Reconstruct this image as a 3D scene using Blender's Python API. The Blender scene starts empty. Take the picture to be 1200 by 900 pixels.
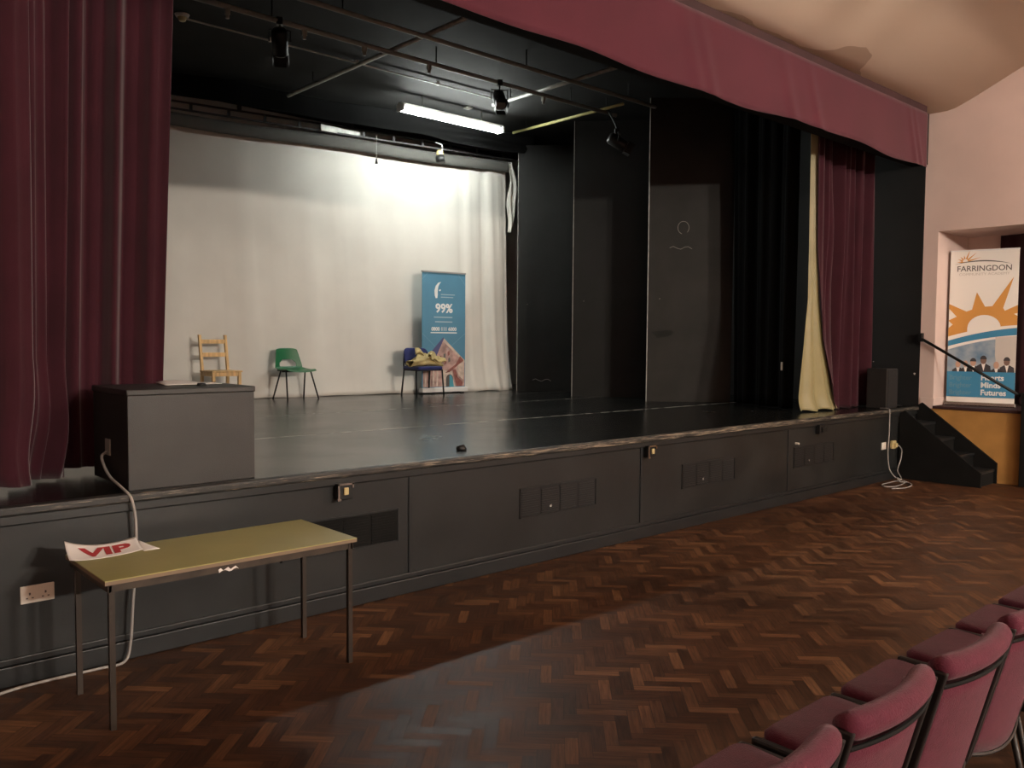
import bpy, bmesh, math, random
from mathutils import Vector, Matrix, noise
random.seed(7)
S = bpy.context.scene
C = S.collection
PI = math.pi
SH = 0.88            # stage height

# ------------------------------------------------------------------ camera
cam = bpy.data.cameras.new('camera'); co = bpy.data.objects.new('camera', cam); C.objects.link(co)
R_ = (0.74195705, -0.67040545, 0.00750063); U_ = (0.02902767, 0.04329874, 0.99864038); B_ = (-0.66981872, -0.74073055, 0.05158612)
co.matrix_world = Matrix(((R_[0], U_[0], B_[0], 0), (R_[1], U_[1], B_[1], 0), (R_[2], U_[2], B_[2], 1.70), (0, 0, 0, 1)))
cam.sensor_width = 36; cam.lens = 994.9 / 1200 * 36; cam.clip_start = .05; cam.clip_end = 60
S.camera = co

# ------------------------------------------------------------------ materials
def srgb(h):
    c = [int(h[i:i+2], 16) / 255 for i in (0, 2, 4)]
    return tuple((x / 12.92 if x <= .04045 else ((x + .055) / 1.055) ** 2.4) for x in c) + (1,)
def mat(name, col, rough=.6, metal=0, var=.0, scale=8, bump=0, bscale=60, emit=None, estr=0, spec=.5, sheen=0, col2=None, stretch=None):
    m = bpy.data.materials.new(name); m.use_nodes = True
    nt = m.node_tree; b = nt.nodes['Principled BSDF']
    if isinstance(col, str): col = srgb(col)
    b.inputs['Base Color'].default_value = col
    b.inputs['Roughness'].default_value = rough; b.inputs['Metallic'].default_value = metal
    b.inputs['Specular IOR Level'].default_value = spec
    if sheen: b.inputs['Sheen Weight'].default_value = sheen; b.inputs['Sheen Roughness'].default_value = .5
    tc = nt.nodes.new('ShaderNodeTexCoord'); mp = nt.nodes.new('ShaderNodeMapping'); nt.links.new(tc.outputs['Object'], mp.inputs[0])
    if stretch: mp.inputs['Scale'].default_value = stretch
    if var or col2:
        n = nt.nodes.new('ShaderNodeTexNoise'); n.inputs['Scale'].default_value = scale; n.inputs['Detail'].default_value = 6
        nt.links.new(mp.outputs[0], n.inputs[0])
        r = nt.nodes.new('ShaderNodeValToRGB'); r.color_ramp.elements[0].position = .35; r.color_ramp.elements[1].position = .65
        if isinstance(col2, str): col2 = srgb(col2)
        r.color_ramp.elements[0].color = tuple(c * (1 - var) for c in col[:3]) + (1,) if not col2 else col
        r.color_ramp.elements[1].color = tuple(min(1, c * (1 + var)) for c in col[:3]) + (1,) if not col2 else col2
        nt.links.new(n.outputs[0], r.inputs[0]); nt.links.new(r.outputs[0], b.inputs['Base Color'])
    if bump:
        n2 = nt.nodes.new('ShaderNodeTexNoise'); n2.inputs['Scale'].default_value = bscale; n2.inputs['Detail'].default_value = 4
        nt.links.new(mp.outputs[0], n2.inputs[0])
        bp = nt.nodes.new('ShaderNodeBump'); bp.inputs['Strength'].default_value = bump; bp.inputs['Distance'].default_value = .01
        nt.links.new(n2.outputs[0], bp.inputs['Height']); nt.links.new(bp.outputs[0], b.inputs['Normal'])
    if emit:
        b.inputs['Emission Color'].default_value = emit; b.inputs['Emission Strength'].default_value = estr
    return m

class NB:                                       # tiny node-graph helper
    def __init__(s, m): s.nt = m.node_tree; s.b = s.nt.nodes['Principled BSDF']
    def n(s, t, **k):
        x = s.nt.nodes.new(t)
        for a, v in k.items(): setattr(x, a, v)
        return x
    def put(s, sock, v):
        if isinstance(v, (int, float)): sock.default_value = v
        elif isinstance(v, tuple): sock.default_value = v
        else: s.nt.links.new(v, sock)
    def m(s, op, a, b=None, c=None):
        x = s.n('ShaderNodeMath', operation=op)
        for i, v in enumerate((a, b, c)):
            if v is not None: s.put(x.inputs[i], v)
        return x.outputs[0]
    def mix(s, f, a, b, mode='MIX'):
        x = s.n('ShaderNodeMix', data_type='RGBA', blend_type=mode)
        s.put(x.inputs[0], f); s.put(x.inputs[6], a); s.put(x.inputs[7], b)
        return x.outputs[2]
    def noise(s, vec, scale, detail=4, rough=.5):
        x = s.n('ShaderNodeTexNoise'); s.put(x.inputs['Vector'], vec); x.inputs['Scale'].default_value = scale
        x.inputs['Detail'].default_value = detail; x.inputs['Roughness'].default_value = rough
        return x.outputs[0]
    def ramp(s, f, stops):
        x = s.n('ShaderNodeValToRGB'); cr = x.color_ramp
        while len(cr.elements) < len(stops): cr.elements.new(.5)
        for e, (p, c) in zip(cr.elements, stops): e.position = p; e.color = c
        s.put(x.inputs[0], f); return x.outputs[0]

def parquet():
    m = mat('parquet', (.1, .05, .02, 1), .3, spec=.2); g = NB(m)
    tc = g.n('ShaderNodeTexCoord').outputs['Object']
    mp = g.n('ShaderNodeMapping'); g.put(mp.inputs[0], tc); mp.inputs['Rotation'].default_value = (0, 0, math.radians(45))
    W = .0575; N = 4
    mp.inputs['Scale'].default_value = (1 / W,) * 3
    sp = g.n('ShaderNodeSeparateXYZ'); g.put(sp.inputs[0], mp.outputs[0])
    x, y = sp.outputs[0], sp.outputs[1]
    i = g.m('FLOOR', x); j = g.m('FLOOR', y)
    k = g.m('FLOORED_MODULO', g.m('SUBTRACT', i, j), 2 * N)
    hor = g.m('LESS_THAN', k, N - .5)
    off = g.m('SUBTRACT', 2 * N - 1, k)
    ix = g.m('SUBTRACT', i, g.m('MULTIPLY', hor, k))
    ver = g.m('SUBTRACT', 1, hor)
    jy = g.m('SUBTRACT', j, g.m('MULTIPLY', ver, off))
    idv = g.n('ShaderNodeCombineXYZ'); g.put(idv.inputs[0], ix); g.put(idv.inputs[1], jy); g.put(idv.inputs[2], hor)
    wn = g.n('ShaderNodeTexWhiteNoise', noise_dimensions='3D'); g.put(wn.inputs['Vector'], idv.outputs[0])
    rnd = wn.outputs['Value']
    u = g.m('SUBTRACT', x, ix); v = g.m('SUBTRACT', y, jy)
    # along / across coordinates of the block
    lu = g.m('ADD', g.m('MULTIPLY', hor, u), g.m('MULTIPLY', ver, v))
    lv = g.m('ADD', g.m('MULTIPLY', hor, v), g.m('MULTIPLY', ver, u))
    gv = g.n('ShaderNodeCombineXYZ'); g.put(gv.inputs[0], g.m('MULTIPLY', lu, .25)); g.put(gv.inputs[1], g.m('MULTIPLY', lv, 3)); g.put(gv.inputs[2], g.m('MULTIPLY', rnd, 57))
    grain = g.noise(gv.outputs[0], 1.6, 5)
    base = g.ramp(rnd, [(0, (.048, .022, .011, 1)), (.35, (.070, .031, .016, 1)), (.7, (.094, .043, .021, 1)), (.9, (.135, .063, .030, 1)), (1, (.172, .084, .040, 1))])
    gcol = g.ramp(grain, [(.3, (.62, .62, .62, 1)), (.7, (1.25, 1.2, 1.15, 1))])
    c = g.mix(1.0, base, gcol, 'MULTIPLY')
    big = g.noise(tc, .55, 3)
    c = g.mix(1.0, c, g.ramp(big, [(.35, (.72, .72, .72, 1)), (.65, (1.2, 1.2, 1.2, 1))]), 'MULTIPLY')
    eu = g.m('MINIMUM', lu, g.m('SUBTRACT', float(N), lu)); ev = g.m('MINIMUM', lv, g.m('SUBTRACT', 1.0, lv))
    e = g.m('LESS_THAN', g.m('MINIMUM', eu, ev), .022)
    c = g.mix(g.m('MULTIPLY', e, .7), c, (.012, .007, .005, 1))
    g.put(g.b.inputs['Base Color'], c)
    rr = g.noise(tc, 3, 4)
    g.put(g.b.inputs['Roughness'], g.m('ADD', g.m('MULTIPLY', rr, .16), g.m('ADD', .37, g.m('MULTIPLY', rnd, .10))))
    bp = g.n('ShaderNodeBump'); bp.inputs['Strength'].default_value = .25; bp.inputs['Distance'].default_value = .002
    g.put(bp.inputs['Height'], g.m('ADD', g.m('MULTIPLY', rnd, .6), g.m('MULTIPLY', e, -1.0))); g.put(g.b.inputs['Normal'], bp.outputs[0])
    return m

def stage_floor_mat():
    m = mat('black_gloss_boards', (.02, .02, .02, 1), .3); g = NB(m)
    tc = g.n('ShaderNodeTexCoord').outputs['Object']
    sp = g.n('ShaderNodeSeparateXYZ'); g.put(sp.inputs[0], tc)
    x, y = sp.outputs[0], sp.outputs[1]
    st = g.n('ShaderNodeMapping'); g.put(st.inputs[0], tc); st.inputs['Scale'].default_value = (.7, 9, 1)
    streak = g.noise(st.outputs[0], 2.2, 5)
    blot = g.noise(tc, 1.3, 5)
    c = g.ramp(streak, [(.3, (.004, .004, .004, 1)), (.7, (.009, .009, .008, 1))])
    jit = g.m('MULTIPLY', g.m('SUBTRACT', g.noise(tc, 2.5, 3), .5), .03)
    tot = None
    for yy, w, s_ in ((6.5, .022, .9), (8.32, .020, .6), (9.55, .016, .4), (5.25, .008, .10)):
        d = g.m('ABSOLUTE', g.m('SUBTRACT', g.m('ADD', y, jit), yy))
        l = g.m('MULTIPLY', g.m('LESS_THAN', d, w), s_)
        tot = l if tot is None else g.m('ADD', tot, l)
    xs = g.m('ABSOLUTE', g.m('SUBTRACT', g.m('FLOORED_MODULO', x, 2.44), 1.22))
    tot = g.m('ADD', tot, g.m('MULTIPLY', g.m('LESS_THAN', xs, .003), .03))
    tot = g.m('MULTIPLY', tot, g.ramp(g.noise(tc, 6, 4), [(.38, (.25,) * 3 + (1,)), (.6, (1, 1, 1, 1))]))
    c = g.mix(tot, c, (.55, .52, .45, 1))
    g.put(g.b.inputs['Base Color'], c)
    g.put(g.b.inputs['Roughness'], g.m('ADD', .17, g.m('MULTIPLY', blot, .15)))
    bp = g.n('ShaderNodeBump'); bp.inputs['Strength'].default_value = .12; bp.inputs['Distance'].default_value = .004
    g.put(bp.inputs['Height'], streak); g.put(g.b.inputs['Normal'], bp.outputs[0])
    return m

def lip_mat():                                  # black paint worn through to pale wood
    m = mat('worn_black_nosing', (.02, .02, .02, 1), .5); g = NB(m)
    tc = g.n('ShaderNodeTexCoord').outputs['Object']
    st = g.n('ShaderNodeMapping'); g.put(st.inputs[0], tc); st.inputs['Scale'].default_value = (1.5, 40, 60)
    a = g.noise(st.outputs[0], 3.2, 6, .7); sp = g.n('ShaderNodeSeparateXYZ'); g.put(sp.inputs[0], tc)
    zone = g.ramp(g.m('MULTIPLY', sp.outputs[0], .1), [(.08, (.0,) * 3 + (1,)), (.25, (.03,) * 3 + (1,)), (.5, (.08,) * 3 + (1,)), (.75, (.09,) * 3 + (1,)), (1, (.04,) * 3 + (1,))])
    f = g.ramp(g.m('ADD', a, zone), [(.60, (0, 0, 0, 1)), (.66, (1, 1, 1, 1))])
    g.put(g.b.inputs['Base Color'], g.mix(f, (.018, .018, .017, 1), (.36, .29, .21, 1)))
    return m

def chips_mat(name, col, chip=(.5, .48, .44, 1), thr=.74, scale=7, rough=.65, var=.25, spec=.4):
    m = mat(name, col, rough, spec=spec); g = NB(m)
    if isinstance(col, str): col = srgb(col)
    tc = g.n('ShaderNodeTexCoord').outputs['Object']
    a = g.noise(tc, scale, 3, .4); b = g.noise(tc, 1.7, 4); s = g.noise(tc, 25, 3)
    f = g.m('GREATER_THAN', g.m('ADD', a, g.m('MULTIPLY', g.m('SUBTRACT', s, .5), .22)), thr)
    lo = tuple(c * (1 - var) for c in col[:3]) + (1,); hi = tuple(c * (1 + var) for c in col[:3]) + (1,)
    g.put(g.b.inputs['Base Color'], g.mix(f, g.ramp(b, [(.3, lo), (.7, hi)]), chip))
    return m

def ceiling_mat():
    m = mat('cream_ceiling', 'dac8b4', .85); g = NB(m)
    tc = g.n('ShaderNodeTexCoord').outputs['Object']; sp = g.n('ShaderNodeSeparateXYZ'); g.put(sp.inputs[0], tc)
    x, y = sp.outputs[0], sp.outputs[1]
    # old water stain against the stage wall, with a hard scalloped edge
    edge = g.m('ADD', 4.42, g.m('MULTIPLY', g.m('SUBTRACT', g.noise(tc, 1.5, 2), .5), .55))
    peak = g.m('SUBTRACT', edge, g.m('MULTIPLY', .30, g.m('MAXIMUM', g.m('SUBTRACT', 1.0, g.m('ABSOLUTE', g.m('DIVIDE', g.m('SUBTRACT', x, 8.55), .75))), 0.0)))
    st = g.m('GREATER_THAN', y, peak)
    rng = g.m('MULTIPLY', g.m('GREATER_THAN', x, 6.0), g.m('LESS_THAN', x, 9.25))
    c = g.mix(g.m('MULTIPLY', g.m('MULTIPLY', st, rng), .55), srgb('dac8b4'), srgb('8d6f58'))
    c = g.mix(g.m('MULTIPLY', g.noise(tc, .9, 4), .22), c, srgb('c0a184'))
    g.put(g.b.inputs['Base Color'], c)
    return m

M = dict(
    parquet=parquet(), stagefloor=stage_floor_mat(), lip=lip_mat(), ceil=ceiling_mat(),
    front=mat('charcoal_painted_board', (.0140, .0152, .0155, 1), .42, var=.22, scale=2.2, bump=.15, bscale=9, spec=.45),
    front2=chips_mat('charcoal_skirting', (.015, .016, .017, 1), thr=.80, scale=5, rough=.4),
    blackwall=chips_mat('black_side_wall', (.006, .006, .006, 1), thr=.80, scale=11, rough=.7),
    black=mat('matt_black', (.0055, .0055, .0052, 1), .85, var=.3, scale=3, spec=.2),
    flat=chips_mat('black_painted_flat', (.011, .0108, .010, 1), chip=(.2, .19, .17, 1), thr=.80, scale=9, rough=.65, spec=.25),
    flat3_lit=chips_mat('black_painted_flat_lit', (.021, .0195, .0175, 1), chip=(.2, .19, .17, 1), thr=.80, scale=9, rough=.65, spec=.25),  # lighter copy of the flat paint, hall light put into its grey
    blackcloth=mat('black_wool_cloth', (.0035, .0035, .0035, 1), .95, spec=.1),
    blackmetal=mat('black_metal', (.010, .010, .010, 1), .5, spec=.35),
    greymetal=mat('galvanised_grey_metal', (.36, .36, .33, 1), .45, .2, var=.2, scale=12),
    dullmetal=mat('dull_grey_tube', (.11, .11, .105, 1), .5, .4),
    dark_tube=mat('dark_grey_tube', (.30, .30, .28, 1), .5, .1),
    yellow=mat('yellow_pole', (.55, .50, .22, 1), .4),
    maroon=mat('maroon_velour', (.038, .0065, .0125, 1), .85, var=.14, scale=3, sheen=.25, spec=.15, bump=.1, bscale=140),
    valance=mat('maroon_valance_cloth', (.086, .015, .027, 1), .85, var=.08, scale=2, sheen=.3, spec=.15, bump=.1, bscale=140),
    maroon_board_shade=mat('dark_maroon_board_and_shade', (.045, .016, .017, 1), .7, var=.2, scale=2),  # alcove ledge, and the painted shade strip above the valance
    white_cloth=mat('off_white_cloth', (.62, .60, .55, 1), .9, var=.04, scale=1.5, spec=.1, bump=.1, bscale=90),
    grey_cloth=mat('grey_header_cloth', (.095, .092, .085, 1), .9, spec=.1),
    backwall=mat('pale_grey_wall', (.72, .72, .69, 1), .8, var=.1, scale=2),
    pink=mat('pink_plaster', (.72, .56, .50, 1), .85, var=.05, scale=1.4, bump=.06, bscale=40),
    amber=mat('ochre_paint', (.48, .25, .07, 1), .6, var=.12, scale=3),
    gold=mat('cream_gold_satin', (.29, .25, .125, 1), .5, spec=.4, var=.06, scale=4),
    pine=mat('pine_wood', (.62, .40, .17, 1), .5, var=.18, scale=5, stretch=(6, 6, .6)),
    green=mat('green_plastic', (.012, .12, .045, 1), .38),
    blue=mat('blue_fabric', (.008, .014, .10, 1), .85, sheen=.2),
    khaki=mat('khaki_sacking', (.42, .33, .15, 1), .85, var=.2, scale=7, bump=.3, bscale=60),
    tabletop=mat('olive_laminate', (.34, .31, .11, 1), .35, var=.05, scale=3),
    ply=mat('plywood_edge', (.20, .14, .09, 1), .6),
    rail=mat('brown_steel', (.050, .036, .026, 1), .45, .3, var=.3, scale=9),
    leg=mat('bronze_grey_steel', (.055, .043, .035, 1), .4, .5),
    paper=mat('white_paper', (.80, .76, .72, 1), .7),
    red=mat('red_ink', (.42, .045, .05, 1), .6),
    boxface=mat('black_vinyl_board', (.021, .020, .0185, 1), .45, var=.12, scale=5, bump=.2, bscale=200),
    boxside=mat('black_cloth_grille', (.010, .009, .009, 1), .8, bump=.4, bscale=300),
    white_plastic=mat('white_plastic', (.75, .70, .62, 1), .4),
    cream_plastic=mat('cream_plastic', (.55, .45, .22, 1), .4),
    cable=mat('grey_cable', (.32, .30, .28, 1), .5),
    chrome=mat('chrome', (.5, .48, .46, 1), .25, 1),
    seatcloth=mat('burgundy_upholstery', (.098, .017, .033, 1), .85, var=.10, scale=30, sheen=.12, spec=.15, bump=.35, bscale=220),
    seatblack=mat('black_plastic_frame', (.012, .011, .011, 1), .45),
    tube=mat('fluorescent_glow', (.9, .9, .9, 1), .5, emit=(.95, 1.0, .95, 1), estr=100),
    lamp=mat('warm_lamp_glow', (.9, .9, .9, 1), .5, emit=(1.0, .87, .74, 1), estr=185),
    flood=mat('flood_glow', (.9, .9, .9, 1), .5, emit=(1.0, .89, .77, 1), estr=950),
    fitting=mat('white_fitting', (.7, .7, .68, 1), .5),
    ban_blue=mat('banner_blue', (.085, .24, .36, 1), .55, var=.06, scale=2),
    ban_line=mat('banner_pale_blue', (.16, .34, .46, 1), .55),
    ban_white=mat('banner_white', (.78, .78, .76, 1), .6),
    ban_faint=mat('banner_soft_white', (.36, .48, .55, 1), .6),
    ban_purple=mat('banner_violet', (.085, .085, .20, 1), .6),
    ban_pink=mat('banner_building_pink', (.42, .27, .24, 1), .6, var=.35, scale=9),
    ban_red=mat('banner_brick', (.24, .085, .07, 1), .6, var=.3, scale=14),
    ban_pale=mat('banner_stone', (.55, .45, .38, 1), .6, var=.2, scale=12),
    ban_dark=mat('banner_shade', (.08, .07, .065, 1), .6),
    ban_teal=mat('banner_teal', (.06, .28, .36, 1), .6),
    ban_cream=mat('banner_cream', (.88, .84, .78, 1), .6),
    ban_orange=mat('banner_orange', (.66, .31, .07, 1), .6),
    ban_arc=mat('banner_arc_blue', (.045, .24, .42, 1), .6),
    ban_sky=mat('banner_photo_blue', (.13, .24, .36, 1), .6, col2=(.40, .45, .50, 1), scale=5),
    ban_grey=mat('banner_grey_ink', (.13, .12, .11, 1), .6),
    ban_faintgrey=mat('banner_faint_ink', (.60, .55, .50, 1), .6),
    ban_dull=mat('banner_dull_blue_ink', (.12, .27, .37, 1), .6),
    skin=mat('printed_skin', (.55, .33, .23, 1), .6),
    skin2=mat('printed_dark_skin', (.20, .12, .09, 1), .6),
    suit=mat('printed_suit', (.045, .040, .045, 1), .6),
    chalk=mat('chalk', (.28, .27, .24, 1), .9),
    scuff=mat('old_matt_paint_patch', (.009, .009, .008, 1), .9),
)

# ------------------------------------------------------------------ mesh helpers
def link(name, bm, m, parent=None, smooth=False, loc=None, bev=0):
    me = bpy.data.meshes.new(name); bmesh.ops.recalc_face_normals(bm, faces=bm.faces) if smooth != 'sheet' else None
    bm.to_mesh(me); bm.free()
    if smooth:
        for p in me.polygons: p.use_smooth = True
    me.materials.append(M[m] if isinstance(m, str) else m)
    o = bpy.data.objects.new(name, me); C.objects.link(o)
    if parent: o.parent = parent
    if loc: o.location = loc
    if bev:
        b = o.modifiers.new('bevel', 'BEVEL'); b.width = bev; b.segments = 2; b.limit_method = 'ANGLE'
    return o
def tag(o, label, cat, group=None, kind=None):
    o['label'] = label; o['category'] = cat
    if group: o['group'] = group
    if kind: o['kind'] = kind
    return o
def thing(name, label, cat, loc=(0, 0, 0), rz=0, group=None):
    o = bpy.data.objects.new(name, None); C.objects.link(o); o.empty_display_size = .1
    o.location = loc; o.rotation_euler = (0, 0, rz); return tag(o, label, cat, group)
def struct(o): o['kind'] = 'structure'; return o
def box(bm, a, b, mtx=None):
    vs = [bm.verts.new((x, y, z)) for x in (a[0], b[0]) for y in (a[1], b[1]) for z in (a[2], b[2])]
    if mtx:
        for v in vs: v.co = mtx @ v.co
    for f in ((0, 1, 3, 2), (4, 6, 7, 5), (0, 4, 5, 1), (2, 3, 7, 6), (0, 2, 6, 4), (1, 5, 7, 3)): bm.faces.new([vs[i] for i in f])
    return bm
def BX(*ab):
    bm = bmesh.new()
    for a, b in ab: box(bm, a, b)
    return bm
def tube(bm, pts, r, n=10, cap=True):
    pts = [Vector(p) for p in pts]; rings = []
    up = None
    for i, p in enumerate(pts):
        d = (pts[min(i + 1, len(pts) - 1)] - pts[max(i - 1, 0)]).normalized()
        if up is None: up = Vector((0, 0, 1)) if abs(d.z) < .9 else Vector((1, 0, 0))
        s = d.cross(up).normalized(); up = s.cross(d).normalized()
        rr = r[i] if isinstance(r, (list, tuple)) else r
        rings.append([bm.verts.new(p + (s * math.cos(2 * PI * k / n) + up * math.sin(2 * PI * k / n)) * rr) for k in range(n)])
    for a, b in zip(rings, rings[1:]):
        for k in range(n): bm.faces.new((a[k], a[(k + 1) % n], b[(k + 1) % n], b[k]))
    if cap: bm.faces.new(rings[0][::-1]); bm.faces.new(rings[-1])
    return bm
def TB(pts, r, n=10): return tube(bmesh.new(), pts, r, n)
def smooth_path(pts, k=8):                      # Catmull-Rom
    P = [Vector(p) for p in pts]; P = [P[0] * 2 - P[1]] + P + [P[-1] * 2 - P[-2]]; out = []
    for i in range(1, len(P) - 2):
        for j in range(k):
            t = j / k
            out.append(.5 * ((2 * P[i]) + (P[i + 1] - P[i - 1]) * t + (2 * P[i - 1] - 5 * P[i] + 4 * P[i + 1] - P[i + 2]) * t * t + (3 * P[i] - P[i - 1] - 3 * P[i + 1] + P[i + 2]) * t ** 3))
    out.append(P[-2]); return out
def sheet(name, m, fn, nu, nv, thick=.004, parent=None, smooth=True):
    bm = bmesh.new(); g = [[bm.verts.new(fn(i / nu, j / nv)) for j in range(nv + 1)] for i in range(nu + 1)]
    for i in range(nu):
        for j in range(nv): bm.faces.new((g[i][j], g[i + 1][j], g[i + 1][j + 1], g[i][j + 1]))
    o = link(name, bm, m, parent, smooth='sheet' if smooth else False)
    sd = o.modifiers.new('thickness', 'SOLIDIFY'); sd.thickness = thick; sd.offset = 0
    return o
def poly(pts, y=0, t=.002):                     # flat shape in the XZ plane, facing -Y, with its own thickness
    bm = bmesh.new()
    a = [bm.verts.new((x, y - t, z)) for x, z in pts]; b = [bm.verts.new((x, y, z)) for x, z in pts]
    bm.faces.new(a); bm.faces.new(b[::-1])
    n = len(pts)
    for i in range(n): bm.faces.new((a[i], b[i], b[(i + 1) % n], a[(i + 1) % n]))
    return bm
def text_bm(s, size, x=0, z=0, y=0, t=.0015, align='LEFT', sx=1, bold=0):
    cu = bpy.data.curves.new('txt', 'FONT'); cu.body = s; cu.size = size; cu.extrude = t / 2; cu.align_x = align; cu.offset = bold; cu.resolution_u = 3
    o = bpy.data.objects.new('txt', cu); C.objects.link(o)
    dg = bpy.context.evaluated_depsgraph_get(); me = bpy.data.meshes.new_from_object(o.evaluated_get(dg))
    bm = bmesh.new(); bm.from_mesh(me)
    bpy.data.objects.remove(o); bpy.data.curves.remove(cu); bpy.data.meshes.remove(me)
    for v in bm.verts: v.co = Vector((x + v.co.x * sx, y - t / 2 - v.co.z, z + v.co.y))
    return bm

# ================================================================== THE ROOM
XL, XR, YB = -1.2, 11.3, -12.0                 # left wall, right wall, rear wall of the hall
struct(link('floor', BX(((XL - .2, YB, -.1), (XR + .2, 4.7, 0))), 'parquet'))
struct(link('floor_stage', BX(((XL - .2, 4.63, SH - .06), (XR + .1, 11.9, SH))), 'stagefloor'))
struct(link('wall_stage_front', BX(((XL - .2, 4.64, 0), (XR, 4.74, SH - .06))), 'front'))
bm = BX(((XL - .2, 4.595, SH - .045), (XR, 4.66, SH + .002)))
struct(link('trim_1', bm, 'lip', bev=.012))                                     # worn nosing of the stage
struct(link('trim_2', BX(((XL - .2, 4.618, SH - .095), (XR, 4.645, SH - .045))), 'front', bev=.008))
for k, x in enumerate((.86, 3.28, 5.70, 8.12)):
    struct(link('trim_%d' % (3 + k), BX(((x - .012, 4.630, .13), (x + .012, 4.642, SH - .095))), 'front2', bev=.004))
bm = BX(((XL - .2, 4.615, 0), (10.74, 4.642, .10)), ((XL - .2, 4.628, .10), (10.74, 4.642, .135)))
struct(link('baseboard_stage', bm, 'front2', bev=.006))
# hall walls
struct(link('wall_left', BX(((XL - .2, YB, 0), (XL, 11.9, 6))), 'pink'))
struct(link('wall_rear', BX(((XL, YB - .2, 0), (XR, YB, 6))), 'pink'))
bm = BX(((XR, 4.44, .90), (XR + 1.25, 4.62, 6)), ((XR, -1.5, 3.12), (XR + .2, 4.44, 6)), ((XR, YB, 0), (XR + .2, -1.5, 6)))
struct(link('wall_right', bm, 'pink'))
struct(link('wall_right_lower', BX(((XR, -1.5, 0), (XR + .2, 4.62, .865))), 'amber'))
struct(link('trim_7', BX(((XR - .015, -1.5, .865), (XR + 1.3, 4.44, .90))), 'maroon_board_shade', bev=.006))       # ledge of the alcove
struct(link('wall_alcove', BX(((XR + 1.0, -1.5, .9), (XR + 1.2, 4.44, 3.5))), 'pink'))
struct(link('wall_alcove_side', BX(((XR + .2, -1.6, .9), (XR + 1.2, -1.5, 3.5))), 'pink'))
struct(link('ceiling_alcove', BX(((XR + .2, -1.5, 3.12), (XR + 1.2, 4.44, 3.3))), 'pink'))
struct(link('baseboard_right', BX(((XR - .012, 4.44, .865), (XR, 4.60, 1.0)), ((XR - .012, 4.428, .90), (XR + 1.0, 4.44, 1.0))), 'pink', bev=.004))
# stage shell
struct(link('wall_stage_right', BX(((XR, 4.62, 0), (XR + .2, 11.9, 6))), 'blackwall'))
struct(link('wall_stage_left', BX(((XL, 4.8, SH), (XL + .02, 11.7, 5.0))), 'black'))
struct(link('wall_back', BX(((XL, 11.7, SH), (XR, 11.9, 6))), 'backwall'))
struct(link('ceiling_stage', BX(((XL, 4.8, 5.0), (XR, 11.7, 5.15))), 'black'))
struct(link('wall_proscenium', BX(((XL, 4.60, 3.98), (XR, 4.80, 5.4)), ((XL, 4.60, SH), (-.3, 4.8, 3.98))), 'black'))
# hall ceiling: low strip at the stage, cove, flat
prof = [(4.62, 4.62), (4.38, 4.615), (4.28, 4.635), (4.1, 4.71), (3.8, 4.85), (3.58, 4.955), (3.42, 5.02), (3.2, 5.06), (2.8, 5.08), (YB, 5.08)]
bm = bmesh.new(); rows = []
for y, z in prof:
    rows.append([bm.verts.new((x, y, zz)) for x in (XL, XR) for zz in (z, z + .12)])
for a, b in zip(rows, rows[1:]):
    bm.faces.new((a[0], a[2], b[2], b[0])); bm.faces.new((a[1], b[1], b[3], a[3])); bm.faces.new((a[0], b[0], b[1], a[1])); bm.faces.new((a[2], a[3], b[3], b[2]))
struct(link('ceiling', bm, 'ceil', smooth=True))
struct(link('trim_8', BX(((XL, 4.47, 4.50), (10.92, 4.60, 4.64))), 'maroon_board_shade', bev=.01))  # dark strip over the valance, standing in for shade under the ceiling edge

# ================================================================== CLOTHS
def folds(seed, comps):
    rnd = random.Random(seed)
    cs = [(f * rnd.uniform(.9, 1.1), a, rnd.uniform(0, 6.28), rnd.uniform(-1, 1) * dr) for f, a, dr in comps]
    def fn(s, z):
        v = 0
        for f, a, p, d in cs:
            x = math.sin(s * f + p + d * z + .6 * noise.noise(Vector((s * .7, z * .35, seed))))
            v += a * (math.copysign(abs(x) ** .8, x))
        return v
    return fn

# valance
vf = folds(3, [(.9, .02, .1), (2.3, .008, .3)])
def val(u, v):
    x = -1.15 + u * (10.90 + 1.15); z1 = 4.53
    z0 = 3.875 + .018 * math.sin(x * 1.7) + .010 * math.sin(x * 4.3)
    z = z0 + (z1 - z0) * v
    p = 0
    for px, w in ((6.05, .10), (6.25, .08), (7.6, .09), (8.1, .07), (10.45, .05), (10.6, .04)):
        p += .014 * math.exp(-((x - px - (1 - v) * .25 + .1) / w) ** 2)
    y = 4.455 + vf(x, z) * (1 - v) - p * (1 - v) ** .5
    return (x, y, z)
tag(sheet('valance', 'valance', val, 420, 14), 'long plain maroon valance across the top of the stage opening', 'valance')

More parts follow.
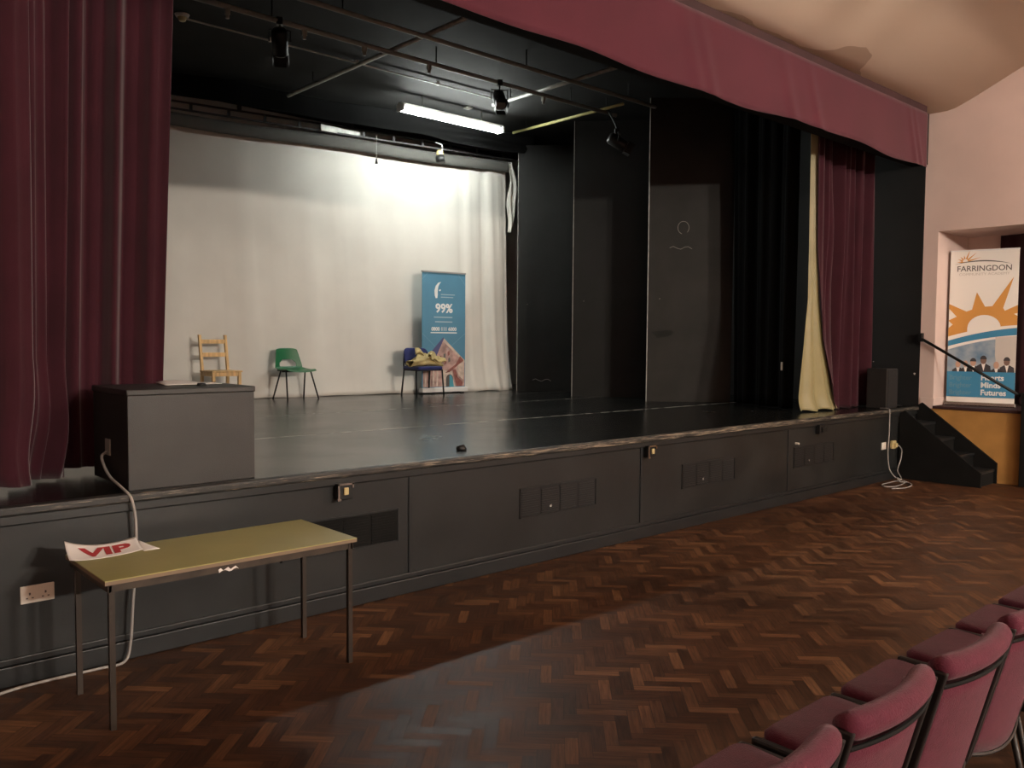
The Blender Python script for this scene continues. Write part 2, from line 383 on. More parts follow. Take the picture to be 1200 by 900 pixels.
# left house curtain
lf = folds(11, [(34, .038, .30), (17, .045, .40), (66, .020, .9), (5.5, .045, .2)])
LP = smooth_path([(-1.1, 5.02, 0), (.3, 5.02, 0), (.85, 5.03, 0), (1.05, 5.10, 0), (1.25, 5.33, 0), (1.5, 5.45, 0), (1.75, 5.46, 0), (1.95, 5.44, 0)], 10)
LL = [0]
for p_, q_ in zip(LP, LP[1:]): LL.append(LL[-1] + (q_ - p_).length)
def lpt(d):
    for i in range(len(LL) - 1):
        if LL[i + 1] >= d: break
    f = (d - LL[i]) / (LL[i + 1] - LL[i]); p = LP[i].lerp(LP[i + 1], f); t = (LP[i + 1] - LP[i]).normalized()
    return p, Vector((t.y, -t.x, 0))
def lc(u, v):
    z = SH + .012 + v * (4.99 - SH - .012)
    d = u * LL[-1]; p, n_ = lpt(min(d, LL[-1] - 1e-4))
    o_ = lf(d, z) * min(1, (1 - u) * 8 + .25)
    low = max(0, 1 - (z - SH) / .7)
    if p.x < 1.3: o_ += .05 * low * math.sin(d * 5 + z * 6)
    top = .10 * min(1, max(0, (z - 1.4) / 2.5)) * u ** 3
    q_ = p + n_ * o_
    z2 = z + (.022 * (math.sin(d * 4.1 + 1) + .4 * math.sin(d * 17)) + .03) * (1 - v) ** 6
    return (q_.x + top, q_.y, z2)
tag(sheet('stage_curtain', 'maroon', lc, 520, 60, .006), 'tall maroon stage curtain hanging in heavy folds behind the large black box', 'curtain', 'maroon stage curtains')

# right house curtain and its lining
rf = folds(23, [(22, .060, .35), (41, .03, .7), (80, .010, .8)])
def lerp_tab(z, tab):
    if z <= tab[0][0]: return tab[0][1]
    for (z0, a0_), (z1, a1_) in zip(tab, tab[1:]):
        if z <= z1: return a0_ + (a1_ - a0_) * (z - z0) / (z1 - z0)
    return tab[-1][1]
GR = [(.87, 9.85), (1.31, 9.66), (1.71, 9.49), (2.21, 9.37), (2.8, 9.30), (4.0, 9.25)]
GLT = [(.95, 9.08), (1.71, 9.19), (2.21, 9.26), (2.8, 9.26), (4.0, 9.22)]
def redge(z): return lerp_tab(z, GR)              # onstage edge of the right curtain
def rc(u, v):
    z = SH + .012 + v * (4.55 - SH); xl = redge(z); xr = 10.83 - .10 * v
    x = xl + (xr - xl) * u
    pinch = .04 * math.exp(-((u - .3) / .12) ** 2 - ((z - 3.0) / .5) ** 2)
    e_ = min(1, u * 5)
    return (x, 4.99 + .10 * e_ + rf(x, z) * (.10 + .90 * e_) - pinch, z)
tag(sheet('stage_curtain', 'maroon', rc, 260, 70, .006), 'narrow maroon stage curtain gathered at the right end of the stage by the steps', 'curtain', 'maroon stage curtains')
def gl(u, v):
    z = SH + .006 + v * (4.55 - SH)
    xr = redge(z) + .03; xl = lerp_tab(z, GLT)
    low = (1 - v) ** 4
    wv = .035 * math.sin(u * 15 + 2 * v) * low
    flare = .05 * max(0, 1 - (z - SH) / .22) ** 2
    return (xl + (xr - xl) * u + .008 * math.sin(v * 9), 5.02 + (1 - u) * .06 - flare + wv, z + .012 * math.sin(u * 13) * (1 - v) ** 20 + .012 * (1 - v) ** 20)
tag(sheet('curtain_lining', 'gold', gl, 50, 120, .004), 'pale gold satin lining turned out along the edge of the right maroon curtain', 'curtain lining')

# white back curtain
wf1 = folds(5, [(2.1, .018, .2), (6.7, .007, .6), (15, .003, .8)])
wf2 = folds(6, [(13, .055, .25), (29, .02, .3)])
def bc(u, v):
    x = 2.6 + u * (9.38 - 2.6); z0 = SH + .001; z = z0 + v * (4.56 - z0)
    y = 11.36 - .136 * (x - 2.6)
    r = min(1, max(0, (x - 8.1) / .9)); bot = (1 - v)
    y += wf1(x, z) * (.35 + 1.0 * bot) + wf2(x, z) * r * (.3 + .7 * bot) - .12 * bot ** 8
    x -= .10 * r * r * v
    z += (.003 * math.sin(x * 3) + .004 * math.sin(x * 7.3) + .004) * (1 - v) ** 14
    return (x, y, z)
cyc = tag(sheet('back_curtain', 'white_cloth', bc, 380, 60, .004), 'wide off white cloth backdrop hung across the rear of the stage', 'curtain')
def hd(u, v):
    x = 2.6 + u * (9.26 - 2.6)
    return (x, 11.29 - .136 * (x - 2.6) - .02 * math.sin(v * PI) - .012, 4.40 + .012 * math.sin(x * 2.2) + v * .17)
sheet('header_band', 'grey_cloth', hd, 160, 4, .006, cyc)['label'] = 'dark grey header band'
def tail(u, v):
    z = 3.45 + v * 1.12
    return (9.26 + u * (.06 + .10 * math.sin(v * PI * .85) ** 1.5) + .02 * math.sin(v * 11), 10.36 + .03 * math.sin(u * 9 + v * 5), z)
sheet('loose_corner', 'white_cloth', tail, 12, 24, .004, cyc)

# black border above it
bf = folds(9, [(2.2, .025, .5), (6, .012, .9)])
def bd(u, v):
    x = 2.4 + u * 7.1
    s = max(0, 1 - abs((x - 8.55) / 1.1))
    z0 = 4.70 - .05 * math.sin(s * PI / 2); z = z0 + v * (4.995 - z0 - .03 * abs(math.sin(x * 1.35)))
    y = 11.05 - .136 * (x - 2.6) - .12 + bf(x, z) + .04 * s * math.sin(v * 12 + (x - 8.5) ** 2 * 3)
    return (x, y, z)
tag(sheet('stage_border', 'blackcloth', bd, 200, 14, .005), 'black cloth border strip hanging above the white backdrop', 'stage border')
# black leg curtain at the right
kf = folds(14, [(16, .05, .2), (37, .02, .3)])
def kc(u, v):
    z = SH + .01 + v * (4.95 - SH); a = Vector((9.85 - .13 * v, 6.45)); b = Vector((9.42, 5.35)); p = a.lerp(b, u)
    off = kf(u * 1.2, z) * min(1, u * 5 + .3)
    return (p.x - off * .9, p.y + off * .35, z)
leg = tag(sheet('leg_curtain', 'blackcloth', kc, 120, 30, .006), 'tall black cloth curtain between the painted flats and the gold lining', 'curtain')
link('tag', BX(((9.30, 5.42, 1.36), (9.31, 5.44, 1.46))), 'white_plastic', leg)['label'] = 'small white tag'

# ================================================================== FLATS
def flat(a, b, z1, label, marks=(), fm='flat'):
    a = Vector((*a, 0)); b = Vector((*b, 0)); d = (b - a); L = d.length; ang = math.atan2(d.y, d.x)
    t = thing('scenery_flat', label, 'scenery flat', (a.x, a.y, SH), ang, 'black scenery flats')
    bm = BX(((0, 0, .0), (L, .03, z1 - SH)))
    link('panel', bm, fm, t)
    link('edge_strip', BX(((-.008, -.004, .0), (.0, .034, z1 - SH))), 'greymetal', t)['label'] = 'pale bare edge'
    for kind, x, z, w, h in marks:
        if kind == 'patch':
            pts = [(x + w * math.cos(q) * (1 + .25 * math.sin(3 * q + x)), z + h * math.sin(q) * (1 + .3 * math.sin(2 * q + z))) for q in [i * PI / 9 for i in range(18)]]
            link('paint_patch', poly(pts, 0, .0012), 'scuff', t)
        if kind == 'ring':
            link('chalk_ring', TB([(x + w * math.cos(q), -.001, z + h * math.sin(q)) for q in [i * PI / 12 for i in range(-3, 18)]], .003, 5), 'chalk', t)
        if kind == 'scrape':
            link('scrape_mark', TB([(x + w * i / 6, -.001, z + h * math.sin(i * 1.7)) for i in range(7)], .003, 4), 'chalk', t)
    return t
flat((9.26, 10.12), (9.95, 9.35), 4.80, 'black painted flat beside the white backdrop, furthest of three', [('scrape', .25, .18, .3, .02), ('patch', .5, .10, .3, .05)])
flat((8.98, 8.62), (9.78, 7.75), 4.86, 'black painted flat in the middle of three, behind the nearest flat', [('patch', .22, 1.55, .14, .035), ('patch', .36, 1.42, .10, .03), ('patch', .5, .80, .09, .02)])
flat((9.10, 7.33), (9.92, 6.55), 4.95, 'black painted flat nearest the hall, with a chalk ring', [('ring', .46, 2.35, .075, .085), ('patch', .20, .92, .13, .06), ('scrape', .28, 2.08, .30, .02)], 'flat3_lit')

# ================================================================== PIPES AND LIGHTS
def clampset(parent, spots, y=0):
    for x, z in spots:
        bm = BX(((x - .02, y - .02, z - .075), (x + .02, y + .02, z - .02))); tube(bm, [(x, y, z - .07), (x, y, z - .11)], .018, 8)
        link('clamp', bm, 'greymetal', parent)
def bar(name, p, q, r, m, label, group='lighting bars under the stage ceiling', hang=(), clamps=()):
    d = Vector(q) - Vector(p); L = d.length
    t = thing(name, label, 'lighting bar', p, math.atan2(d.y, d.x), group)
    link('tube', TB([(0, 0, 0), (L, 0, 0)], r, 12), m, t, True)
    for x in hang: link('hanger', TB([(x, 0, 0), (x, 0, 5.0 - p[2])], .008, 6), 'blackmetal', t)
    clampset(t, clamps)
    return t
bar('lighting_bar', (1.5, 7.82, 4.80), (9.0, 7.86, 4.80), .026, 'dark_tube', 'long grey lighting bar with small clamps, running across above the stage', hang=(.6, 2.4, 4.4, 6.6), clamps=((1.95, 0), (2.75, 0), (3.45, 0), (4.3, 0), (6.1, 0)))
bar('lighting_bar', (1.5, 7.17, 4.80), (9.05, 7.22, 4.80), .024, 'dark_tube', 'second long grey lighting bar across the stage, nearer the valance', hang=(.6, 2.8, 5.2, 7.0))
bar('lighting_bar', (5.32, 6.2, 4.84), (5.32, 10.25, 4.84), .024, 'greymetal', 'pale grey bar running towards the backdrop, left of the strip light', hang=(.4, 3.4))
bar('lighting_bar', (7.53, 6.1, 4.84), (7.53, 8.75, 4.84), .024, 'greymetal', 'pale grey bar running towards the backdrop, behind the strip light end', hang=(.4, 2.3))
bar('lighting_bar', (8.80, 7.56, 4.86), (8.80, 9.75, 4.86), .020, 'yellow', 'short yellow pole under the stage ceiling above the black flats', hang=(.3, 1.9))
cd = thing('cable_conduit', 'thin white conduit running across the black stage ceiling from the smoke detector', 'conduit', (3.47, 8.85, 4.965))
link('pipe', TB([(0, 0, 0), (4.1, 0, 0)], .010, 8), 'fitting', cd, True)
for x in (.9, 2.0, 3.2): link('clip', BX(((x, -.014, -.012), (x + .03, .014, .035))), 'fitting', cd)
sd = thing('smoke_detector', 'small white round smoke detector on the black stage ceiling', 'smoke detector', (3.42, 8.85, 5.0))
bm = bmesh.new(); bmesh.ops.create_cone(bm, cap_ends=True, segments=24, radius1=.06, radius2=.075, depth=.03, matrix=Matrix.Translation((0, 0, -.015)))
link('base', bm, 'fitting', sd, True, bev=.004)
bm = bmesh.new(); bmesh.ops.create_cone(bm, cap_ends=True, segments=24, radius1=.03, radius2=.05, depth=.04, matrix=Matrix.Translation((0, 0, -.05)))
link('cap', bm, 'cream_plastic', sd, True, bev=.006)
tag(link('ceiling_pipe', TB(smooth_path([(2.6, 7.7, 4.98), (2.75, 7.45, 4.9), (2.95, 7.15, 4.82), (3.1, 6.9, 4.82)], 5), .02), 'fitting', None, True), 'short bent white pipe by the top of the left curtain', 'pipe')

def lantern(loc, rz, tilt, label, s=1.0, m='blackmetal', arm=.18):
    t = thing('stage_lantern', label, 'stage light', loc, rz, 'stage lanterns on the bars')
    Rm = Matrix.Rotation(tilt, 4, 'X')
    bm = bmesh.new()
    n = 20
    tube(bm, [Rm @ Vector((0, y * s, 0)) for y in (-.13, -.12, .10, .13)], [.06 * s, .078 * s, .078 * s, .055 * s], n)
    hs = link('housing', bm, m, t, True)
    bm = bmesh.new(); tube(bm, [Rm @ Vector((0, -.132 * s, 0)), Rm @ Vector((0, -.136 * s, 0))], .055 * s, n); link('lens', bm, 'dark_tube', hs)
    bm = bmesh.new(); tube(bm, [(-.10 * s, 0, 0), (-.10 * s, 0, .11 * s), (.10 * s, 0, .11 * s), (.10 * s, 0, 0)], .009, 6); link('yoke', bm, m, t)
    bm = bmesh.new(); tube(bm, [(0, 0, .11 * s), (0, 0, arm)], .01, 6); box(bm, (-.03, -.035, arm - .02), (.03, .035, arm + .05)); link('hook_clamp', bm, m, t)
    for a in (0, 1, 2, 3):
        W = Matrix.Rotation(a * PI / 2, 4, 'Y')
        bm = bmesh.new(); box(bm, (-.06 * s, -.22 * s, .075 * s), (.06 * s, -.13 * s, .079 * s), Rm @ W); link('barn_door', bm, m, hs)
    return t
lantern((3.98, 7.83, 4.60), 2.6, .9, 'black stage lantern on the first bar, near the maroon left curtain')
lantern((6.85, 7.84, 4.60), -.5, .75, 'black stage lantern with open barn doors beside the glowing strip light')
lantern((8.62, 7.50, 4.32), .9, .5, 'dim black stage lantern hanging on a bent arm before the black flats', arm=.12)
tag(link('lantern_arm', TB([(8.62, 7.50, 4.45), (8.72, 7.6, 4.55), (8.80, 7.82, 4.82)], .014, 8), 'blackmetal'), 'bent black arm holding the dim lantern by the flats', 'bracket')

# fluorescent strip
st = thing('strip_light', 'bright twin fluorescent strip light under the black stage ceiling', 'strip light', (6.58, 9.52, 4.76))
bm = BX(((-.02, -.05, .035), (1.78, .05, .085))); link('body', bm, 'fitting', st, bev=.005)
for y in (-.045, .045): link('fluorescent_tube', TB([(0, y, 0), (1.75, y, 0)], .019, 12), 'tube', st, True)
for x in (-.02, 1.75): link('end_cap', BX(((x, -.075, -.025), (x + .03, .075, .06))), 'fitting', st)
link('hanger', TB([(.35, 0, .08), (.35, 0, .3)], .008, 6), 'greymetal', st); link('hanger', TB([(1.4, 0, .08), (1.4, 0, .3)], .008, 6), 'greymetal', st)
link('junction_box', BX(((1.10, -.05, .22), (1.20, .05, .30))), 'greymetal', st)

# track above backdrop (two rails with short uprights)
tr = thing('curtain_track', 'black ladder shaped curtain track above the white backdrop', 'curtain track', (2.6, 11.22, 4.56), math.atan2(-.136, 1))
for z in (.035, .13): link('rail', BX(((0, -.015, z), (6.75, .015, z + .022))), 'blackmetal', tr)
for i in range(14): link('upright', BX(((.3 + i * .48, -.012, .05), (.335 + i * .48, .012, .14))), 'blackmetal', tr)
for i in range(4): link('bracket', BX(((.75 + i * 1.6, -.02, .14), (.80 + i * 1.6, .02, .44))), 'blackmetal', tr)
tag(link('cable_box', BX(((6.05, 10.70, 4.60), (6.75, 10.75, 4.69))), 'greymetal', bev=.006), 'long grey metal box on the track above the backdrop', 'box')
fl = thing('work_lamp', 'small yellowish and black lamp hanging in front of the grey header band', 'lamp', (7.80, 10.28, 4.42))
bm = TB([(0, 0, .10), (0, -.01, .02)], [.045, .06], 14); link('housing', bm, 'cream_plastic', fl, True)
bm = TB([(0, -.01, .02), (0, -.03, -.07)], [.065, .07], 14); link('shade', bm, 'blackmetal', fl, True)
link('bracket', TB([(0.05, 0, .05), (.06, .02, .2), (0, .1, .24)], .008, 6), 'fitting', fl)
pc = thing('hanging_cord', 'thin hanging cord with a small black end before the backdrop', 'cord', (6.80, 10.45, 4.25))
link('cord', TB([(0, 0, .03), (0, 0, .36)], .004, 6), 'dark_tube', pc); link('weight', TB([(0, 0, -.04), (0, 0, .035)], [.022, .012], 8), 'blackmetal', pc, True)

# ================================================================== STAGE FRONT FITTINGS
vent_labels = ['slatted vent in the stage front, half hidden behind the olive table', 'slatted vent in the stage front, second from the table',
               'slatted vent in the stage front, third from the table', 'slatted vent in the stage front nearest the steps']
for k, (x0, x1) in enumerate(((2.34, 3.19), (4.28, 5.13), (6.28, 7.13), (8.23, 9.10))):
    t = thing('vent_grille', vent_labels[k], 'vent', (x0, 4.64, .36), 0, 'vents in the stage front')
    w = x1 - x0; h = .225
    bm = BX(((0, -.008, 0), (w, 0, .010)), ((0, -.010, h - .010), (w, 0, h)), ((0, -.008, 0), (.010, 0, h)), ((w - .010, -.008, 0), (w, 0, h)))
    link('frame', bm, 'front2', t)
    n = 4
    for i in range(n):
        a = .012 + i * (w - .024) / n; b = a + (w - .024) / n - .022
        bm = BX(((a, -.002, .012), (b + .02, -.0005, h - .012)))
        for j in range(11):
            z = .018 + j * (h - .036) / 11
            box(bm, (a + .006, -.008, z), (b, -.003, z + .009), None)
        link('louvre_panel', bm, 'black' if k == 0 else 'front2', t)
for k, (x, lab) in enumerate(((2.70, 'metal stage socket box with chrome corners above the olive table'), (5.73, 'metal stage socket box in the middle of the stage front'), (8.68, 'dark stage socket box near the right end of the stage front'))):
    t = thing('stage_socket', lab, 'socket', (x, 4.64, .70), 0, 'socket boxes under the stage edge')
    link('body', BX(((0, -.055, 0), (.11, 0, .10))), 'blackmetal', t, bev=.004)
    if k < 2:
        bm = BX(((.0, -.060, .090), (.115, -.050, .102)), ((.0, -.060, -.002), (.012, -.050, .10)), ((.10, -.060, .07), (.113, -.05, .10)), ((-.004, -.062, -.006), (.022, -.05, .008)))
        link('chrome_trim', bm, 'chrome', t)
        link('plug', BX(((.04, -.068, .03), (.072, -.055, .075))), 'cream_plastic', t, bev=.004)
    else:
        link('plug', BX(((.03, -.075, .02), (.13, -.055, .07))), 'blackmetal', t, bev=.004)
t = thing('wall_socket', 'white double wall socket on the stage front left of the table', 'socket', (.965, 4.64, .392))
link('plate', BX(((0, -.012, 0), (.15, 0, .086))), 'white_plastic', t, bev=.003)
for x in (.04, .11):
    link('switch', BX(((x - .008, -.016, .060), (x + .008, -.011, .074))), 'white_plastic', t)
    link('pin_holes', BX(((x - .004, -.0125, .040), (x + .004, -.0115, .052)), ((x - .017, -.0125, .022), (x - .008, -.0115, .028)), ((x + .008, -.0125, .022), (x + .017, -.0115, .028))), 'ban_grey', t)
t = thing('wall_socket', 'white single switch plate on the stage front near the steps', 'switch', (10.30, 4.64, .392)); link('plate', BX(((0, -.012, 0), (.11, 0, .088))), 'white_plastic', t, bev=.003); link('switch', BX(((.045, -.017, .03), (.065, -.011, .06))), 'white_plastic', t)
t = thing('wall_socket', 'yellowed socket with grey plug on the stage front beside the steps', 'socket', (10.55, 4.64, .385)); link('plate', BX(((0, -.03, 0), (.11, 0, .098))), 'cream_plastic', t, bev=.004); link('plug', BX(((.03, -.065, .02), (.08, -.03, .07))), 'cream_plastic', t, bev=.006)
tag(link('door_stop', TB([(8.27, 4.60, .625), (8.27, 4.64, .625)], [.012, .014], 10), 'white_plastic'), 'tiny white knob on the stage front above the vent nearest the steps', 'knob')
bm = bmesh.new(); bmesh.ops.create_icosphere(bm, subdivisions=2, radius=.035)
for v in bm.verts: v.co = Vector((v.co.x * 1.2, v.co.y, max(0, v.co.z + .014) * .9)) * (1 + .25 * noise.noise(v.co * 40))
tag(link('black_bundle', bm, 'blackmetal', None, True, (3.93, 4.90, SH)), 'small black bundle lying on the stage near its front edge', 'bundle')

# right end: steps, newel, handrail
t = thing('stage_steps', 'black wooden steps leading up to the right end of the stage', 'steps', (10.75, 4.62, 0))
nos = [(-.23, .705), (-.465, .529), (-.70, .353), (-.935, .176)]
def stringer(x0, x1, up):
    pts = [(-.0, 0), (0, .80 + up), (-.06, .835 + up), (-.935 - .03, .176 + up - .03), (-.965, 0)]
    bm = bmesh.new(); a = [bm.verts.new((x0, y, z)) for y, z in pts]; b = [bm.verts.new((x1, y, z)) for y, z in pts]
    bm.faces.new(a); bm.faces.new(b[::-1])
    for i in range(len(pts)): bm.faces.new((a[i], b[i], b[(i + 1) % len(pts)], a[(i + 1) % len(pts)]))
    return bm
link('side_board', stringer(-.0, .03, .02), 'black', t)
link('side_board', stringer(.51, .545, .10), 'black', t)
ys = [-.0] + [n[0] for n in nos]
for i, (y, z) in enumerate(nos):
    link('tread', BX(((.03, y - .012, z - .03), (.51, ys[i], z))), 'front2', t, bev=.004)
    link('riser', BX(((.03, y, z - .176), (.51, y + .015, z - .03))), 'black', t)
t = thing('handrail', 'thin black sloping handrail over the steps, fixed to a thick post', 'handrail', (11.27, 3.40, 0))
link('rail', TB([(-.02, 1.2, 1.765), (-.02, .02, 1.08)], .018, 10), 'blackmetal', t, True)
link('wall_bracket', BX(((-.05, 1.175, 1.72), (.02, 1.215, 1.83))), 'blackmetal', t)
link('newel_post', BX(((-.05, -.11, 0), (.05, 0, 1.10)), ((-.06, -.12, 1.08), (.06, .01, 1.12))), 'blackmetal', t, bev=.006)
t = thing('stage_monitor', 'small black speaker box at the right end of the stage before the curtain', 'speaker', (10.50, 4.68, SH))
link('cabinet', BX(((0, 0, .0), (.30, .26, .50))), 'boxface', t, bev=.01)
link('grille', BX(((.012, -.008, .012), (.288, 0, .488))), 'boxside', t, bev=.004)

# large box left
t = thing('speaker_box', 'large black box standing at the left of the stage edge', 'speaker', (1.50, 4.70, SH))
link('cabinet', BX(((0, .018, .012), (.71, .60, .535))), 'boxside', t, bev=.004)
link('front_panel', BX(((0, 0, .0), (.712, .018, .508))), 'boxface', t, bev=.003)
link('top_panel', BX(((-.006, -.006, .508), (.718, .606, .540))), 'boxface', t, bev=.006)
link('socket_plate', BX(((-.006, .29, .16), (0, .37, .25))), 'dark_tube', t)
def pp(u, v):
    x = 1.80 + u * .34; y = 4.98 + v * .25
    return (x + .03 * v, y, SH + .545 + .010 * math.sin(u * 5) * v + .006 * v)
tag(sheet('paper_sheet', 'paper', pp, 12, 6, .0015), 'white paper sheet lying on top of the large black box', 'paper')
tag(link('small_knob', TB([(1.98, 4.90, SH + .54), (1.98, 4.90, SH + .556)], [.03, .022], 12), 'blackmetal', None, True), 'small black disc on top of the large black box', 'disc')

# cables
tag(link('power_cable', TB(smooth_path([(1.488, 5.03, 1.06), (1.455, 5.0, 1.03), (1.45, 4.86, .95), (1.46, 4.68, .905), (1.475, 4.585, .86), (1.492, 4.575, .74), (1.49, 4.575, .55), (1.47, 4.57, .3), (1.455, 4.57, .10), (1.42, 4.565, .012), (1.30, 4.56, .010), (1.08, 4.565, .010), (.86, 4.54, .010), (.5, 4.4, .010), (.2, 4.25, .010)]), .0075, 8), 'cable', None, True),
    'grey power cable running down the stage front from the large black box', 'cable')
cb = smooth_path([(10.42, 4.72, .893), (10.38, 4.60, .893), (10.36, 4.575, .86), (10.355, 4.57, .6), (10.335, 4.57, .35), (10.36, 4.55, .15), (10.45, 4.50, .04), (10.50, 4.42, .012), (10.30, 4.36, .010), (10.02, 4.34, .010), (9.93, 4.42, .010), (10.05, 4.50, .010), (10.35, 4.50, .012), (10.50, 4.47, .03), (10.60, 4.56, .12), (10.68, 4.56, .25), (10.69, 4.555, .36), (10.63, 4.56, .42), (10.60, 4.57, .43)])
tag(link('power_cable', TB(cb, .007, 8), 'cable', None, True), 'grey cable looping to the floor beside the steps, plugged into the yellowed socket', 'cable')
cb = smooth_path([(9.85, 4.30, .010), (10.0, 4.22, .010), (10.25, 4.24, .010), (10.42, 4.34, .012), (10.48, 4.45, .02), (10.44, 4.49, .05), (10.38, 4.44, .02), (10.44, 4.36, .012)])
tag(link('loose_cable', TB(cb, .007, 8), 'cable', None, True), 'loose grey cable coil lying on the parquet by the steps', 'cable')

# ================================================================== TABLE
t = thing('folding_table', 'narrow olive topped table on thin steel legs before the stage', 'table', (1.11, 3.80, 0))
L, D_, H_ = 1.24, .60, .66
link('tabletop', BX(((0, 0, H_ - .004), (L, D_, H_ + .001))), 'tabletop', t)
link('edge_band', BX(((0, 0, H_ - .020), (L, D_, H_ - .004))), 'ply', t)
link('apron', BX(((.02, .016, H_ - .055), (L - .02, .030, H_ - .020)), ((.02, D_ - .03, H_ - .055), (L - .02, D_ - .014, H_ - .020)), ((.015, .012, H_ - .055), (.03, D_ - .014, H_ - .020)), ((L - .03, .012, H_ - .055), (L - .015, D_ - .014, H_ - .020))), 'rail', t)
for x in (.018, L - .043):
    for y in (.012, D_ - .095): link('leg', BX(((x, y, 0), (x + .024, y + .024, H_ - .021))), 'leg', t)
pts = [(.50 + .012 * i, H_ - .040 + .007 * math.sin(i * 2.1)) for i in range(9)] + [(.60 - .012 * i, H_ - .050 + .006 * math.sin(i * 1.3)) for i in range(9)]
link('torn_label', poly(pts, .012, .001), 'paper', t)['label'] = 'torn white sticker'
# VIP paper, curled up along its rear edge
def vp(u, v):
    x = -.035 + u * .335
    cu = abs(u - .55) * 2
    return Vector((x + .02 * v, .41 + v * .16 + .03 * (u - .5), H_ + .003 + .052 * v ** 1.6 * (.6 + .5 * cu ** 2) * (1.15 - .4 * u) + .012 * cu ** 3 * (1 - v)))
def vpl(u, v): return vp(u, v) + Vector((1.11, 3.80, 0))
pv = sheet('vip_notice', 'paper', vpl, 24, 12, .0012)
tag(pv, 'curled white paper sign with red VIP lettering on the olive table', 'paper sign')
bm = text_bm('VIP', .2, 0, 0, 0, .001, 'CENTER', bold=.008)
bmesh.ops.triangulate(bm, faces=bm.faces); bmesh.ops.subdivide_edges(bm, edges=bm.edges, cuts=2, use_grid_fill=True)
xs = [v.co.x for v in bm.verts]; zs = [v.co.z for v in bm.verts]
for v in bm.verts:
    u = .16 + .72 * (v.co.x - min(xs)) / (max(xs) - min(xs)); w = .22 + .56 * (v.co.z - min(zs)) / (max(zs) - min(zs)); e = v.co.y
    p = vpl(u, w); a = vpl(u + .01, w) - p; b = vpl(u, w + .01) - p; nrm = a.cross(b).normalized()
    v.co = p + nrm * (.0016 - e)
link('vip_lettering', bm, 'red', pv)['label'] = 'red VIP letters'
tag(sheet('paper_scrap', 'paper', lambda u, v: (1.415 + u * .075 * (1 - v * .85), 4.22 + v * .12, H_ + .003 + .03 * v * u), 6, 6, .001), 'small folded white paper scrap beside the red lettered sign', 'paper')

# ================================================================== CHAIRS ON STAGE
# pine chair
t = thing('wooden_chair', 'pale pine ladder back chair standing against the white backdrop', 'chair', (4.34, 10.38, SH), .0)
W = .38; Dp = .40
for x in (0, W - .04):
    bm = bmesh.new(); pts = [(Dp - .02, 0), (Dp - .045, .40), (Dp + .035, .86)]
    for (y0, z0), (y1, z1) in zip(pts, pts[1:]):
        vs = [bm.verts.new(c) for c in ((x, y0, z0), (x + .035, y0, z0), (x + .035, y0 + .04, z0), (x, y0 + .04, z0), (x, y1, z1), (x + .035, y1, z1), (x + .035, y1 + .04, z1), (x, y1 + .04, z1))]
        for f in ((0, 1, 2, 3), (4, 7, 6, 5), (0, 4, 5, 1), (1, 5, 6, 2), (2, 6, 7, 3), (3, 7, 4, 0)): bm.faces.new([vs[i] for i in f])
    link('back_post', bm, 'pine', t, bev=.004)
    link('front_leg', BX(((x - .002, .005, 0), (x + .038, .043, .385))), 'pine', t, bev=.004)
for z, h in ((.745, .055), (.575, .055)):
    y = Dp - .045 + .08 * (z - .40) / .46 + .008
    link('back_slat', BX(((.035, y, z), (W - .04, y + .018, z + h))), 'pine', t, bev=.003)
link('seat', BX(((-.012, -.012, .385), (W + .01, Dp - .01, .405))), 'pine', t, bev=.006)
link('apron', BX(((.03, .012, .335), (W - .04, .030, .385)), ((.005, .04, .335), (.022, Dp - .03, .385)), ((W - .028, .04, .335), (W - .01, Dp - .03, .385)), ((.03, Dp - .04, .335), (W - .04, Dp - .022, .385))), 'pine', t)

def alegs(t, hw, yf, yb, sz, spread=.0, m='blackmetal', bx=0):
    for sx in (-1, 1):
        x = sx * hw
        link('leg', TB([(x + sx * spread, yf, 0), (x - sx * .02, (yf + yb) / 2 - .07, sz)], .011, 8), m, t, True)
        link('leg', TB([(x + sx * spread, yb, 0), (x - sx * .02, (yf + yb) / 2 + .07, sz)], .011, 8), m, t, True)
        link('side_rail', TB([(x - sx * .02, yf + .06, sz + .004), (x - sx * .02, yb - .04, sz + .004)], .011, 8), m, t, True)
    link('cross_rail', TB([(-hw, (yf + yb) / 2, sz - .01), (hw, (yf + yb) / 2, sz - .01)], .010, 8), m, t, True)

# green plastic chair: one shell with the hand hole low in the back
t = thing('plastic_chair', 'green plastic chair with black splayed legs before the white backdrop', 'chair', (5.55, 10.33, SH), .04)
nu, nv = 20, 30
def gshell(a, s):                                 # a -1..1 across, s 0..1 front edge to top
    w = .21 + .03 * math.sin(min(1, s / .45) * PI) - .05 * max(0, (s - .5) / .5)
    if s < .45: y = s / .45 * .36; z = .405 - .02 * math.sin(s / .45 * PI) - .035 * max(0, 1 - s / .08)
    elif s < .55: q = (s - .45) / .10; y = .36 + .05 * math.sin(q * PI / 2); z = .405 + .05 * (1 - math.cos(q * PI / 2))
    else: q = (s - .55) / .45; y = .41 + .06 * q; z = .455 + .235 * q - .02 * abs(a) ** 4 * q
    y += -.035 * a * a * min(1, max(0, (s - .4) / .15)); z += .02 * a * a * (1 if s < .5 else 0)
    return Vector((a * w, y - .02, z))
bm = bmesh.new(); g = [[bm.verts.new(gshell(-1 + 2 * i / nu, j / nv)) for j in range(nv + 1)] for i in range(nu + 1)]
for i in range(nu):
    for j in range(nv):
        a = -1 + 2 * (i + .5) / nu; s = (j + .5) / nv
        if abs(a) < .62 - .25 * max(0, (s - .60) / .1) and .54 < s < .70: continue
        bm.faces.new((g[i][j], g[i + 1][j], g[i + 1][j + 1], g[i][j + 1]))
